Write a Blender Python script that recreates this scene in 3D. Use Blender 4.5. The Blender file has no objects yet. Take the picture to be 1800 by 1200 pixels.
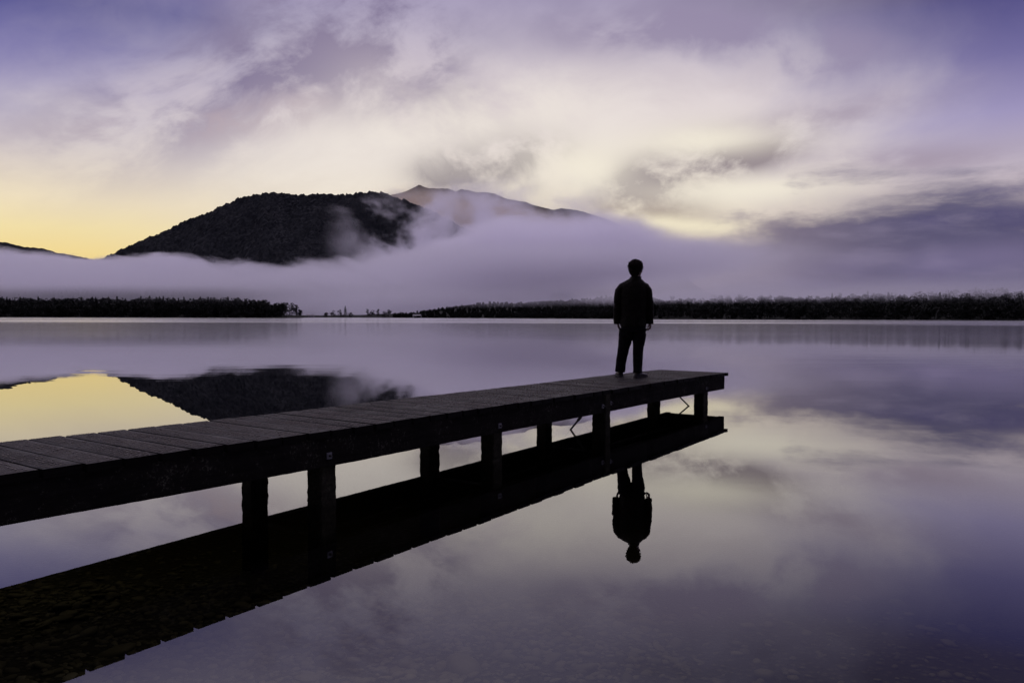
import bpy, bmesh, math, random
import numpy as np
from mathutils import Vector, Matrix, noise as mnoise

random.seed(7); rng = np.random.default_rng(7)
scene = bpy.context.scene
COL = scene.collection
R = math.radians

# ---------------------------------------------------------------- camera
F = 1358.47                      # focal length in pixels of the 1800 px wide photograph
PITCH, ROLL, CAMH = 0.0313, 0.00261, 1.46
cam_d = bpy.data.cameras.new('camera')
cam_d.sensor_width = 36.0
cam_d.lens = 36.0 * F / 1800.0
cam_d.clip_start = 0.05; cam_d.clip_end = 40000
cam = bpy.data.objects.new('camera', cam_d); COL.objects.link(cam)
cam.location = (0, 0, CAMH)
cam.rotation_euler = (Matrix.Rotation(R(90) - PITCH, 3, 'X') @ Matrix.Rotation(ROLL, 3, 'Z')).to_euler()
scene.camera = cam

scene.render.engine = 'CYCLES'
scene.view_settings.view_transform = 'Standard'
scene.view_settings.look = 'None'
scene.view_settings.exposure = 0.0
scene.view_settings.gamma = 1.0
scene.cycles.use_denoising = True
scene.cycles.max_bounces = 14
scene.cycles.volume_bounces = 10
scene.cycles.transparent_max_bounces = 12
scene.cycles.volume_max_steps = 256
scene.cycles.sample_clamp_indirect = 4.0

# ---------------------------------------------------------------- node helpers
def lin(r, g, b):
    f = lambda c: (c/255/12.92) if c/255 <= 0.04045 else ((c/255 + 0.055)/1.055)**2.4
    return (f(r), f(g), f(b), 1.0)

class G:
    """tiny expression builder over a node tree"""
    def __init__(self, tree):
        self.t = tree; self.n = tree.nodes; self.l = tree.links
    def link(self, a, b): self.l.new(a, b)
    def put(self, sock, v):
        if isinstance(v, S): self.l.new(v.s, sock)
        elif hasattr(v, 'is_output'): self.l.new(v, sock)
        else: sock.default_value = v
    def math(self, op, *a, clamp=False):
        n = self.n.new('ShaderNodeMath'); n.operation = op; n.use_clamp = clamp
        for i, v in enumerate(a): self.put(n.inputs[i], v)
        return S(self, n.outputs[0])
    def smooth(self, v, lo, hi):
        if not isinstance(lo, S) and not isinstance(hi, S) and lo > hi:
            return 1 - self.smooth(v, hi, lo)
        n = self.n.new('ShaderNodeMapRange'); n.interpolation_type = 'SMOOTHSTEP'; n.clamp = True
        self.put(n.inputs['Value'], v); self.put(n.inputs['From Min'], lo); self.put(n.inputs['From Max'], hi)
        return S(self, n.outputs[0])
    def noise(self, vec, scale=1, detail=4, rough=0.5, dist=0.0, color=False):
        n = self.n.new('ShaderNodeTexNoise'); n.noise_dimensions = '3D'
        self.put(n.inputs['Vector'], vec); self.put(n.inputs['Scale'], scale)
        n.inputs['Detail'].default_value = detail; n.inputs['Roughness'].default_value = rough
        n.inputs['Distortion'].default_value = dist
        return S(self, n.outputs['Color' if color else 0])
    def sep(self, vec):
        n = self.n.new('ShaderNodeSeparateXYZ'); self.put(n.inputs[0], vec)
        return [S(self, o) for o in n.outputs]
    def comb(self, x, y, z):
        n = self.n.new('ShaderNodeCombineXYZ')
        for i, v in enumerate((x, y, z)): self.put(n.inputs[i], v)
        return S(self, n.outputs[0])
    def vmath(self, op, a, b):
        n = self.n.new('ShaderNodeVectorMath'); n.operation = op
        self.put(n.inputs[0], a)
        if op == 'SCALE': self.put(n.inputs['Scale'], b)
        else: self.put(n.inputs[1], b)
        return S(self, n.outputs[0])
    def ramp(self, v, stops, interp='LINEAR'):
        n = self.n.new('ShaderNodeValToRGB'); n.color_ramp.interpolation = interp
        e = n.color_ramp.elements
        while len(e) < len(stops): e.new(0.5)
        for el, (p, c) in zip(e, stops): el.position = p; el.color = c
        self.put(n.inputs[0], v)
        return S(self, n.outputs[0])
    def mix(self, f, a, b, mode='MIX'):
        n = self.n.new('ShaderNodeMix'); n.data_type = 'RGBA'; n.blend_type = mode; n.clamp_factor = True
        self.put(n.inputs[0], f); self.put(n.inputs[6], a); self.put(n.inputs[7], b)
        return S(self, n.outputs[2])
    def curve(self, v, x0, x1, y1, pts):
        """piecewise curve: v in x0..x1 -> y in 0..y1"""
        n = self.n.new('ShaderNodeFloatCurve'); c = n.mapping.curves[0]
        q = [((x - x0)/(x1 - x0), y/y1) for x, y in pts]
        while len(c.points) < len(q): c.points.new(0.5, 0.5)
        for p, (a, b) in zip(c.points, q): p.location = (a, b)
        n.mapping.update()
        self.put(n.inputs['Value'], (v - x0)*(1.0/(x1 - x0)))
        return S(self, n.outputs[0])*y1

class S:
    def __init__(self, g, s): self.g = g; self.s = s
    def __add__(self, o): return self.g.math('ADD', self, o)
    __radd__ = __add__
    def __sub__(self, o): return self.g.math('SUBTRACT', self, o)
    def __rsub__(self, o): return self.g.math('SUBTRACT', o, self)
    def __mul__(self, o): return self.g.math('MULTIPLY', self, o)
    __rmul__ = __mul__
    def __truediv__(self, o): return self.g.math('DIVIDE', self, o)
    def max(self, o): return self.g.math('MAXIMUM', self, o)
    def min(self, o): return self.g.math('MINIMUM', self, o)

# ---------------------------------------------------------------- world: dawn sky with cloud
SUN_AZ, SUN_EL = R(-17.0), R(4.0)         # just behind the big mountain
world = bpy.data.worlds.new('World'); scene.world = world
world.use_nodes = True
wt = world.node_tree; wt.nodes.clear(); g = G(wt)
tc = wt.nodes.new('ShaderNodeTexCoord')
D = S(g, tc.outputs['Generated'])
dx, dy, dz = g.sep(D)
az = g.math('ARCTAN2', dx, dy)*(180/math.pi)
el = g.math('ARCSINE', dz)*(180/math.pi)
def pa(px): return math.degrees(math.atan((px - 900)/F))
def pe(px, py): return math.degrees(math.atan((555.2 + 0.0026*px - py)/F*math.cos(R(pa(px)))))

sky = wt.nodes.new('ShaderNodeTexSky'); sky.sky_type = 'NISHITA'; sky.sun_disc = False
sky.sun_elevation = SUN_EL; sky.sun_rotation = SUN_AZ
sky.air_density = 1.0; sky.dust_density = 0.6; sky.ozone_density = 3.0
nishita = g.mix(1.0, S(g, sky.outputs[0]), (0.10, 0.085, 0.12, 1), 'MULTIPLY')

def fan(stops, px=900):  # (py at one column of the picture, colour) -> ramp over elevation 0..60
    out = []
    for py, c in stops:
        e = pe(px, py)
        out.append((max(0.0, min(1.0, e/60.0)), lin(*c)))
    return sorted(out, key=lambda q: q[0])
e60 = el*(1/60.0)
clearL = g.ramp(e60, fan([(545, (238,205,135)), (450, (241,215,144)), (400, (241,222,168)), (350, (238,222,190)), (300, (222,209,196)),
                          (250, (200,190,197)), (200, (174,167,193)), (150, (148,142,184)), (90, (119,115,168)), (0, (80,80,140)),
                          (-60, (112,106,154)), (-170, (182,172,200)), (-420, (215,205,228)), (-1300, (238,226,238))], 100))
clearR = g.ramp(e60, fan([(545, (150,135,160)), (400, (200,185,180)), (300, (190,178,190)), (200, (158,149,188)), (100, (114,108,158)),
                          (0, (78,75,130)), (-40, (78,72,112)), (-170, (84,78,106)), (-420, (190,180,210)), (-1300, (238,226,238))], 1750))
clear = g.mix(g.smooth(az, pa(350), pa(1500)), clearL, clearR)
clear = g.mix(0.012, clear, nishita, 'ADD')

# domain-warped cloud noises on the direction sphere (flattened, so clouds lie along the horizon)
P0 = g.comb(dx*1.0, dy*1.0, dz*1.45)
warp = g.vmath('SCALE', g.vmath('SUBTRACT', g.noise(P0, 3.2, 3, 0.5, color=True), (0.5, 0.5, 0.5)), 0.20)
P1 = g.vmath('ADD', P0, warp)
nA = g.noise(P1, 4.5, 6, 0.55)                  # large soft masses
nB = g.noise(g.vmath('ADD', P1, (7.3, 2.1, 4.4)), 9.0, 8, 0.60)   # puffs and shreds
nC = g.noise(g.vmath('ADD', P1, (1.3, 5.1, 9.4)), 3.0, 4, 0.5)
# streaks climbing to the right (the high cloud on the left)
PS = g.comb(dx*0.8 + dz*0.35, dy*0.3, dz*1.9 - dx*0.85)
nS = g.noise(g.vmath('ADD', PS, warp), 7.0, 8, 0.60)

ex = (az - pa(930))*(1/28.5)
ex = ex*(1 + 0.16*g.smooth(az, 0.0, 24.0))
ey = (el - pe(900, 250))*(1/13.5)
ee = g.math('SQRT', ex*ex + ey*ey)
cover = g.smooth(ee + (nA - 0.5)*0.75 + (nB - 0.5)*0.25, 1.32, 0.42)
cloudc = g.ramp(e60, fan([(545, (205,185,180)), (420, (232,219,198)), (370, (240,229,209)), (320, (243,233,218)), (260, (238,228,221)),
                          (200, (227,216,217)), (130, (212,202,211)), (60, (196,187,206)), (0, (184,175,203)), (-130, (156,150,196)),
                          (-420, (222,212,230)), (-1300, (240,228,240))]))
skyc = g.mix(cover, clear, cloudc)
# soft light / dark mottling of the cloud deck
mott = g.smooth(nB*0.75 + nC*0.25, 0.36, 0.62)
skyc = g.mix(cover*(1 - mott)*0.34, skyc, g.mix(1.0, skyc, (0.66, 0.62, 0.68, 1), 'MULTIPLY'))

def blob(px, py, sx, sy, rot=0.0):
    """soft patch centred on a direction; sizes in the photograph's pixels; rot > 0 climbs to the right"""
    k = math.degrees(1/F)
    a0, e0 = pa(px), pe(px, py)
    u = (az - a0)*(1/(k*sx)); v = (el - e0)*(1/(k*sy))
    if rot:
        c, s = math.cos(R(rot)), math.sin(R(rot))
        a = (az - a0)*(1/k); b = (el - e0)*(1/k)
        u = (a*c + b*s)*(1/sx); v = (b*c - a*s)*(1/sy)
    return g.math('EXPONENT', (u*u + v*v)*-1.0)
def shade(col, mask, c, amt, nz=None, lo=0.4, hi=0.6):
    m = mask*amt
    if nz is not None: m = m*g.smooth(nz, lo, hi)
    return g.mix(m.min(1.0), col, lin(*c))
front = g.smooth(dy, 0.0, 0.25)
# grey-mauve high streaks
hi_l = blob(480, 130, 300, 95, 22) + blob(640, 60, 170, 90, -30) + blob(690, 130, 90, 75, -45)
skyc = shade(skyc, (hi_l*front).min(1.0), (132,121,152), 1.15, nS*0.55 + nB*0.45, 0.40, 0.60)
skyc = shade(skyc, (blob(340, 225, 200, 28, 8) + blob(500, 200, 110, 30, 12))*front, (176,160,172), 0.75, nB, 0.40, 0.60)
skyc = shade(skyc, (blob(720, 190, 130, 60, -30))*front, (176,162,178), 0.7, nS*0.5 + nB*0.5, 0.42, 0.58)
# darker puffs over the mountain's right shoulder
skyc = shade(skyc, (blob(850, 285, 115, 58) + blob(940, 262, 60, 30) + blob(770, 300, 50, 30))*front, (142,132,136), 1.25, nB, 0.32, 0.62)
skyc = shade(skyc, (blob(1170, 303, 105, 50, 12) + blob(1110, 340, 60, 30) + blob(1320, 275, 90, 26, 10))*front, (142,130,136), 1.25, nB, 0.32, 0.62)
skyc = shade(skyc, (blob(1060, 385, 90, 34) + blob(1160, 375, 90, 30, -5))*front, (170,156,148), 0.9, nB, 0.30, 0.60)
skyc = shade(skyc, (blob(1600, 286, 170, 24, -3) + blob(1430, 212, 160, 26, 6))*front, (160,146,164), 0.75, nB, 0.32, 0.62)
skyc = shade(skyc, (blob(1300, 60, 260, 50, -4) + blob(1430, 110, 130, 34, -10) + blob(1080, 60, 160, 40))*front, (150,139,168), 0.9, nB*0.5 + nA*0.5, 0.40, 0.60)
# bright openings
skyc = shade(skyc, (blob(640, 265, 190, 60, 8) + blob(900, 200, 260, 80))*front, (236,227,219), 0.8, nC*0.5 + nB*0.5, 0.30, 0.56)
skyc = shade(skyc, (blob(1330, 335, 170, 22) + blob(1020, 300, 90, 40) + blob(1240, 250, 130, 26))*front, (244,236,218), 0.8, nC, 0.30, 0.55)
skyc = shade(skyc, (blob(1150, 392, 60, 14) + blob(1240, 400, 60, 12))*front, (238,227,200), 0.9)
# the long mauve bank low on the right
bank_top = g.curve(az, -40, 60, 12, [(-40, 0.0), (pa(1000), 3.6), (pa(1150), 5.2), (pa(1230), 5.9), (pa(1340), 7.2), (pa(1450), 7.7), (pa(1600), 7.8), (pa(1800), 7.3), (60, 7.0)])
nH = g.noise(g.vmath('ADD', g.comb(dx*1.0, dy*1.0, dz*4.5), g.vmath('SCALE', warp, 0.6)), 5.0, 7, 0.58)
bk = g.smooth(el - bank_top + (nH - 0.5)*9.0 + (nB - 0.5)*5.0, 1.5, -1.7)*g.smooth(az, pa(1000), pa(1420))
bankc = g.mix(g.smooth(az, pa(1120), pa(1700)), lin(140,127,143), lin(76,73,110))
bankc = g.mix(g.smooth(nH, 0.42, 0.66)*0.55, bankc, g.mix(1.0, bankc, (0.62, 0.62, 0.74, 1), 'MULTIPLY'))
bankc = g.mix(g.smooth(nH, 0.50, 0.34)*0.35, bankc, lin(138,128,156))
skyc = g.mix(bk*0.92, skyc, bankc)
skyc = shade(skyc, blob(1690, 375, 150, 26, -6)*front, (70,66,108), 0.7, nB, 0.35, 0.55)
skyc = shade(skyc, (blob(1560, 512, 260, 22, 0) + blob(1380, 505, 120, 14))*front, (96,88,128), 0.6, nC, 0.30, 0.6)
skyc = shade(skyc, (blob(1720, 452, 150, 22, 3) + blob(1480, 470, 150, 18))*front, (128,117,154), 0.45, nC, 0.35, 0.6)
# night behind the camera
# the sky to either side of the view is deeper blue
skyc = g.mix(g.smooth(g.math('ABSOLUTE', az), 38, 62)*0.45, skyc, g.ramp(e60, [(0.0, lin(120,112,160)), (0.4, lin(96,94,160)), (1.0, lin(150,145,200))]))
boost = g.smooth(el, 27, 44)*g.smooth(dy, -0.6, 0.3)  # added brightness in the unseen upper sky, to light the fog
skyc = g.mix(boost, skyc, g.mix(1.0, skyc, (1.76, 1.72, 1.86, 1), 'MULTIPLY'))
back = g.smooth(dy, -0.55, 0.45)
skyc = g.mix(back, g.mix(1.0, skyc, (0.15, 0.15, 0.19, 1), 'MULTIPLY'), skyc)
bg = wt.nodes.new('ShaderNodeBackground'); g.put(bg.inputs[0], skyc); bg.inputs[1].default_value = 1.0
wo = wt.nodes.new('ShaderNodeOutputWorld'); wt.links.new(bg.outputs[0], wo.inputs[0])

# ---------------------------------------------------------------- sun (still behind the mountain)
sun_d = bpy.data.lights.new('sun', 'SUN'); sun_d.energy = 0.5; sun_d.angle = R(0.5); sun_d.color = (1.0, 0.86, 0.66)
sun = bpy.data.objects.new('sun', sun_d); COL.objects.link(sun)
to_sun = Vector((math.sin(SUN_AZ)*math.cos(SUN_EL), math.cos(SUN_AZ)*math.cos(SUN_EL), math.sin(SUN_EL)))
sun.rotation_euler = to_sun.to_track_quat('Z', 'Y').to_euler(); sun.location = to_sun*200

# ---------------------------------------------------------------- object helpers
def link_mesh(name, me, mat=None, parent=None):
    o = bpy.data.objects.new(name, me); COL.objects.link(o)
    if mat: me.materials.clear(); me.materials.append(mat)
    if parent: o.parent = parent
    return o
def np_mesh(name, verts, faces, mat=None, parent=None, smooth=False):
    me = bpy.data.meshes.new(name)
    me.from_pydata([tuple(v) for v in verts] if not isinstance(verts, list) else verts, [], faces)
    me.update()
    if smooth: me.polygons.foreach_set('use_smooth', [True]*len(me.polygons))
    return link_mesh(name, me, mat, parent)
def bm_obj(name, bm, mat=None, parent=None, smooth=False):
    me = bpy.data.meshes.new(name); bm.normal_update(); bm.to_mesh(me); bm.free()
    if smooth: me.polygons.foreach_set('use_smooth', [True]*len(me.polygons))
    return link_mesh(name, me, mat, parent)
def empty(name, loc=(0, 0, 0), rz=0):
    o = bpy.data.objects.new(name, None); COL.objects.link(o)
    o.location = loc; o.rotation_euler = (0, 0, rz); o.empty_display_size = 0.3
    return o
def tag(o, label=None, cat=None, group=None, kind=None):
    if label: o['label'] = label
    if cat: o['category'] = cat
    if group: o['group'] = group
    if kind: o['kind'] = kind
    return o
def material(name, base, rough=0.8, build=None, spec=0.5):
    m = bpy.data.materials.new(name); m.use_nodes = True
    t = m.node_tree; b = t.nodes['Principled BSDF']
    b.inputs['Base Color'].default_value = (*base, 1); b.inputs['Roughness'].default_value = rough
    b.inputs['Specular IOR Level'].default_value = spec
    if build: build(G(t), t, b)
    return m
def bump(gg, t, b, h, strength=0.5, dist=0.01):
    n = t.nodes.new('ShaderNodeBump'); n.inputs['Strength'].default_value = strength; n.inputs['Distance'].default_value = dist
    gg.put(n.inputs['Height'], h); t.links.new(n.outputs[0], b.inputs['Normal'])
def coords(gg, t, kind='Object'):
    n = t.nodes.new('ShaderNodeTexCoord'); return S(gg, n.outputs[kind])

# ---------------------------------------------------------------- materials
def _forest(gg, t, b):
    c = coords(gg, t)
    n = gg.noise(c, 0.05, 6, 0.65); k = gg.noise(c, 0.008, 3, 0.5)
    gg.put(b.inputs['Base Color'], gg.ramp(n*0.6 + k*0.4, [(0.3, (0.018, 0.021, 0.024, 1)), (0.55, (0.036, 0.039, 0.040, 1)), (0.75, (0.062, 0.062, 0.060, 1))]))  # bluish cast in the colour stands in for haze in the air
M_forest = material('hill_forest', (0.04, 0.045, 0.03), 0.95, _forest, 0.1)
M_rock = material('hill_rock', (0.09, 0.085, 0.075), 0.95, None, 0.1)
def _field(gg, t, b):
    c = coords(gg, t)
    n = gg.noise(c, 0.012, 5, 0.6); k = gg.noise(c, 0.09, 4, 0.6)
    gg.put(b.inputs['Base Color'], gg.ramp(n*0.7 + k*0.3, [(0.36, (0.008, 0.009, 0.007, 1)), (0.5, (0.014, 0.016, 0.011, 1)), (0.58, (0.010, 0.011, 0.009, 1)), (0.68, (0.03, 0.03, 0.022, 1))]))
M_field = material('shore_land', (0.05, 0.06, 0.03), 0.95, _field, 0.1)
def _leaf(gg, t, b):
    c = coords(gg, t)
    gg.put(b.inputs['Base Color'], gg.ramp(gg.noise(c, 0.25, 3, 0.6), [(0.35, (0.018, 0.020, 0.017, 1)), (0.65, (0.038, 0.041, 0.032, 1))]))
M_leaf = material('leaves', (0.04, 0.045, 0.03), 0.9, _leaf, 0.15)
M_bark = material('bark', (0.06, 0.05, 0.04), 0.9)
def _wood(gg, t, b):
    c = coords(gg, t)
    x, y, z = gg.sep(c)
    grain = gg.noise(gg.comb(x*60.0, y*2.5, z*60.0), 1.0, 5, 0.6)
    patch = gg.noise(c, 3.0, 5, 0.62)
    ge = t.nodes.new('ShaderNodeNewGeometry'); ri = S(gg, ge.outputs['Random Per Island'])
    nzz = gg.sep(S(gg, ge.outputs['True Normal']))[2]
    topc = (gg.ramp(grain*0.42 + patch*0.38 + ri*0.20, [(0.38, (0.0025, 0.002, 0.0016, 1)), (0.5, (0.008, 0.0062, 0.0052, 1)), (0.62, (0.024, 0.019, 0.016, 1)), (0.72, (0.07, 0.058, 0.050, 1))]))
    fl = gg.noise(gg.comb(x*22.0, y*55.0, z*22.0), 1.0, 4, 0.7)
    topc = gg.mix(gg.smooth(fl*0.75 + patch*0.25, 0.57, 0.68)*0.85, topc, (0.22, 0.195, 0.18, 1))
    gg.put(b.inputs['Base Color'], gg.mix(gg.smooth(nzz, 0.8, 0.95), (0.006, 0.005, 0.0045, 1), topc))  # side faces painted darker so the gaps look shaded
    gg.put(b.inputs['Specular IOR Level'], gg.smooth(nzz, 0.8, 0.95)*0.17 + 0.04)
    gg.put(b.inputs['Roughness'], gg.ramp(patch, [(0.35, (0.55, 0.55, 0.55, 1)), (0.65, (0.85, 0.85, 0.85, 1))]))
    bump(gg, t, b, grain*0.6 + patch*0.4, 0.9, 0.010)
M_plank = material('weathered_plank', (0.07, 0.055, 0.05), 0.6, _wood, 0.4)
def _beam(gg, t, b):
    c = coords(gg, t)
    x, y, z = gg.sep(c)
    grain = gg.noise(gg.comb(x*40.0, y*1.5, z*40.0), 1.0, 5, 0.6)
    lich = gg.noise(c, 42.0, 7, 0.75); pat = gg.noise(c, 3.4, 5, 0.65)
    base = gg.ramp(grain*0.5 + pat*0.5, [(0.3, (0.004, 0.0035, 0.003, 1)), (0.7, (0.015, 0.013, 0.0115, 1))])
    m = gg.smooth(lich*0.70 + pat*0.30, 0.545, 0.68)
    col = gg.mix(m*0.75, base, (0.115, 0.112, 0.082, 1))
    gg.put(b.inputs['Base Color'], col)
    bump(gg, t, b, grain*0.5 + lich*0.5, 0.8, 0.01)
M_beam = material('mossy_beam', (0.03, 0.028, 0.026), 0.95, _beam, 0.06)
def _post(gg, t, b):
    c = coords(gg, t)
    n = gg.noise(c, 45.0, 6, 0.7); k = gg.noise(c, 5.0, 4, 0.6)
    x, y, z = gg.sep(c)
    gg.put(b.inputs['Base Color'], gg.ramp(n*0.6 + k*0.4, [(0.35, (0.008, 0.0075, 0.005, 1)), (0.58, (0.032, 0.030, 0.020, 1)), (0.7, (0.07, 0.066, 0.046, 1))]))
    bump(gg, t, b, n, 0.8, 0.012)
M_post = material('rough_post', (0.05, 0.045, 0.035), 0.95, _post, 0.06)
M_wire = material('galvanised_wire', (0.17, 0.143, 0.126), 0.5); M_wire.node_tree.nodes['Principled BSDF'].inputs['Metallic'].default_value = 0.6
M_plate = material('galvanised_plate', (0.13, 0.13, 0.14), 0.65); M_plate.node_tree.nodes['Principled BSDF'].inputs['Metallic'].default_value = 0.25
M_iron = material('dark_iron', (0.03, 0.027, 0.026), 0.6)
def _cloth(base, hi, sc=90.0):
    def f(gg, t, b):
        c = coords(gg, t)
        n = gg.noise(c, sc, 4, 0.6); k = gg.noise(c, 7.0, 3, 0.5)
        gg.put(b.inputs['Base Color'], gg.ramp(n*0.4 + k*0.6, [(0.35, (*base, 1)), (0.68, (*hi, 1))]))
        bump(gg, t, b, n, 0.35, 0.003)
    return f
M_jacket = material('waxed_jacket', (0.04, 0.035, 0.025), 0.72, _cloth((0.0065, 0.0055, 0.0035), (0.014, 0.012, 0.008)), 0.08)
M_jean = material('dark_denim', (0.02, 0.02, 0.028), 0.85, _cloth((0.005, 0.0045, 0.005), (0.011, 0.0095, 0.011), 160.0), 0.06)
M_skin = material('skin', (0.16, 0.095, 0.07), 0.6)
M_hair = material('brown_hair', (0.014, 0.010, 0.007), 0.85, None, 0.1)
M_boot = material('boot_leather', (0.030, 0.024, 0.020), 0.5)
M_sole = material('boot_sole', (0.05, 0.045, 0.04), 0.8)
M_eye = material('eye_white', (0.7, 0.68, 0.65), 0.25)
M_lens = material('spectacle_frame', (0.02, 0.02, 0.02), 0.3)
M_paint = material('pale_weatherboard', (0.5, 0.48, 0.45), 0.7)
M_tin = material('grey_tin_roof', (0.22, 0.21, 0.21), 0.6)
M_dark = material('dark_glass', (0.02, 0.02, 0.025), 0.2)
def _bed(gg, t, b):
    c = coords(gg, t)
    v = t.nodes.new('ShaderNodeTexVoronoi'); v.feature = 'F1'; gg.put(v.inputs['Vector'], c); v.inputs['Scale'].default_value = 17.0
    n = gg.noise(c, 1.1, 5, 0.6)
    h = gg.smooth(S(gg, v.outputs['Distance']), 0.62, 0.05)
    cs = gg.sep(S(gg, v.outputs['Color']))
    col = gg.ramp(cs[0]*0.5 + n*0.5, [(0.25, (0.045, 0.043, 0.030, 1)), (0.5, (0.085, 0.08, 0.055, 1)), (0.8, (0.14, 0.135, 0.10, 1))])
    x, y, z = gg.sep(c)
    depth_shade = gg.smooth(y + x*0.5 + (n - 0.5)*3.0, 5.0, 8.0)  # bed colour darkened offshore, standing in for the gloom of deeper water
    gg.put(b.inputs['Base Color'], gg.mix(depth_shade*0.6, gg.mix(h, (0.012, 0.012, 0.008, 1), col), (0.022, 0.020, 0.013, 1)))
    bump(gg, t, b, h, 0.9, 0.03)
M_bed = material('pebble_bed', (0.07, 0.06, 0.04), 0.8, _bed, 0.3)
def _peb(gg, t, b):
    n = t.nodes.new('ShaderNodeNewGeometry'); r = S(gg, n.outputs['Random Per Island'])
    c = coords(gg, t); k = gg.noise(c, 14.0, 4, 0.6); big = gg.noise(c, 0.7, 3, 0.5)
    gg.put(b.inputs['Base Color'], gg.ramp(r*0.45 + k*0.25 + big*0.3, [(0.22, (0.048, 0.047, 0.034, 1)), (0.48, (0.095, 0.092, 0.066, 1)), (0.7, (0.14, 0.135, 0.105, 1)), (0.85, (0.25, 0.245, 0.21, 1))]))
M_pebble = material('wet_pebble', (0.08, 0.07, 0.045), 0.6, _peb, 0.3)

# ---------------------------------------------------------------- lake bed, shore and water
def bed_z(x, y):
    d = 0.27 + 0.10*np.clip(y - 2.2, 0, 1e9) + 0.012*np.clip(x + 2, 0, 60)
    d = np.minimum(d, 6.0)
    shore = np.clip((-2.5 - y)*0.14, 0, 2.2)
    return -d + shore
xs = np.concatenate([[-9000, -3000, -900, -300, -90, -40], np.arange(-20, 20.1, 0.5), [40, 90, 300, 900, 3000, 9000]])
ys = np.concatenate([[-400, -120, -50, -25], np.arange(-14, 30.1, 0.5), [45, 80, 160, 400, 1200, 4000, 9500]])
X, Y = np.meshgrid(xs, ys); Z = bed_z(X, Y)
Z = Z + 0.015*np.sin(X*1.7 + Y*0.6) + 0.015*np.sin(Y*2.1 - X*0.8)
nx, ny = len(xs), len(ys)
V = np.stack([X.ravel(), Y.ravel(), Z.ravel()], 1)
def grid_faces(nx, ny):
    i = np.arange(nx*ny).reshape(ny, nx)
    return np.stack([i[:-1, :-1], i[:-1, 1:], i[1:, 1:], i[1:, :-1]], -1).reshape(-1, 4).tolist()
bed = np_mesh('lake_bed', V.tolist(), grid_faces(nx, ny), M_bed, smooth=True)
tag(bed, 'olive brown pebbled lake bed seen through the shallow water under the jetty', 'lake bed', kind='structure')

# loose stones lying on the bed where the jetty's reflection lets us look in
bmi = bmesh.new(); bmesh.ops.create_icosphere(bmi, subdivisions=2, radius=1.0)
iv = np.array([v.co[:] for v in bmi.verts]); ifc = [[v.index for v in f.verts] for f in bmi.faces]; bmi.free()
pv, pf = [], []
NP = 9000
for i in range(NP):
    x = rng.uniform(-4.5, 3.0); y = rng.uniform(2.0, 7.5)
    if i % 3: y = rng.uniform(2.0, 6.0); x = rng.uniform(-4.0, 1.0)
    if y + 0.5*x > 6.5 + rng.normal(0, 0.9): continue
    s = 0.017*math.exp(rng.normal(0, 0.42))
    sc = np.array([s*rng.uniform(0.9, 1.6), s*rng.uniform(0.8, 1.2), s*rng.uniform(0.28, 0.6)])
    v = iv*sc*(1 + 0.16*np.sin(iv[:, [1, 2, 0]]*3 + rng.uniform(0, 6, 3)))
    a = rng.uniform(0, math.pi); c_, s_ = math.cos(a), math.sin(a)
    tl = rng.normal(0, 0.18)
    v = np.stack([v[:, 0]*c_ - v[:, 1]*s_, v[:, 0]*s_ + v[:, 1]*c_, v[:, 2] + v[:, 0]*tl], 1)
    z = float(bed_z(np.float64(x), np.float64(y)) + 0.015*math.sin(x*1.7 + y*0.6) + 0.015*math.sin(y*2.1 - x*0.8))
    b0 = len(pv)*len(iv)
    pv.append(v + np.array([x, y, z + sc[2]*0.5]))
    pf += [[k + b0 for k in f] for f in ifc]
peb = np_mesh('pebbles', np.concatenate(pv).tolist(), pf, M_pebble, smooth=True)
tag(peb, 'flat grey and olive stones covering the lake bed beside the jetty', 'pebbles', kind='stuff')

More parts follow.
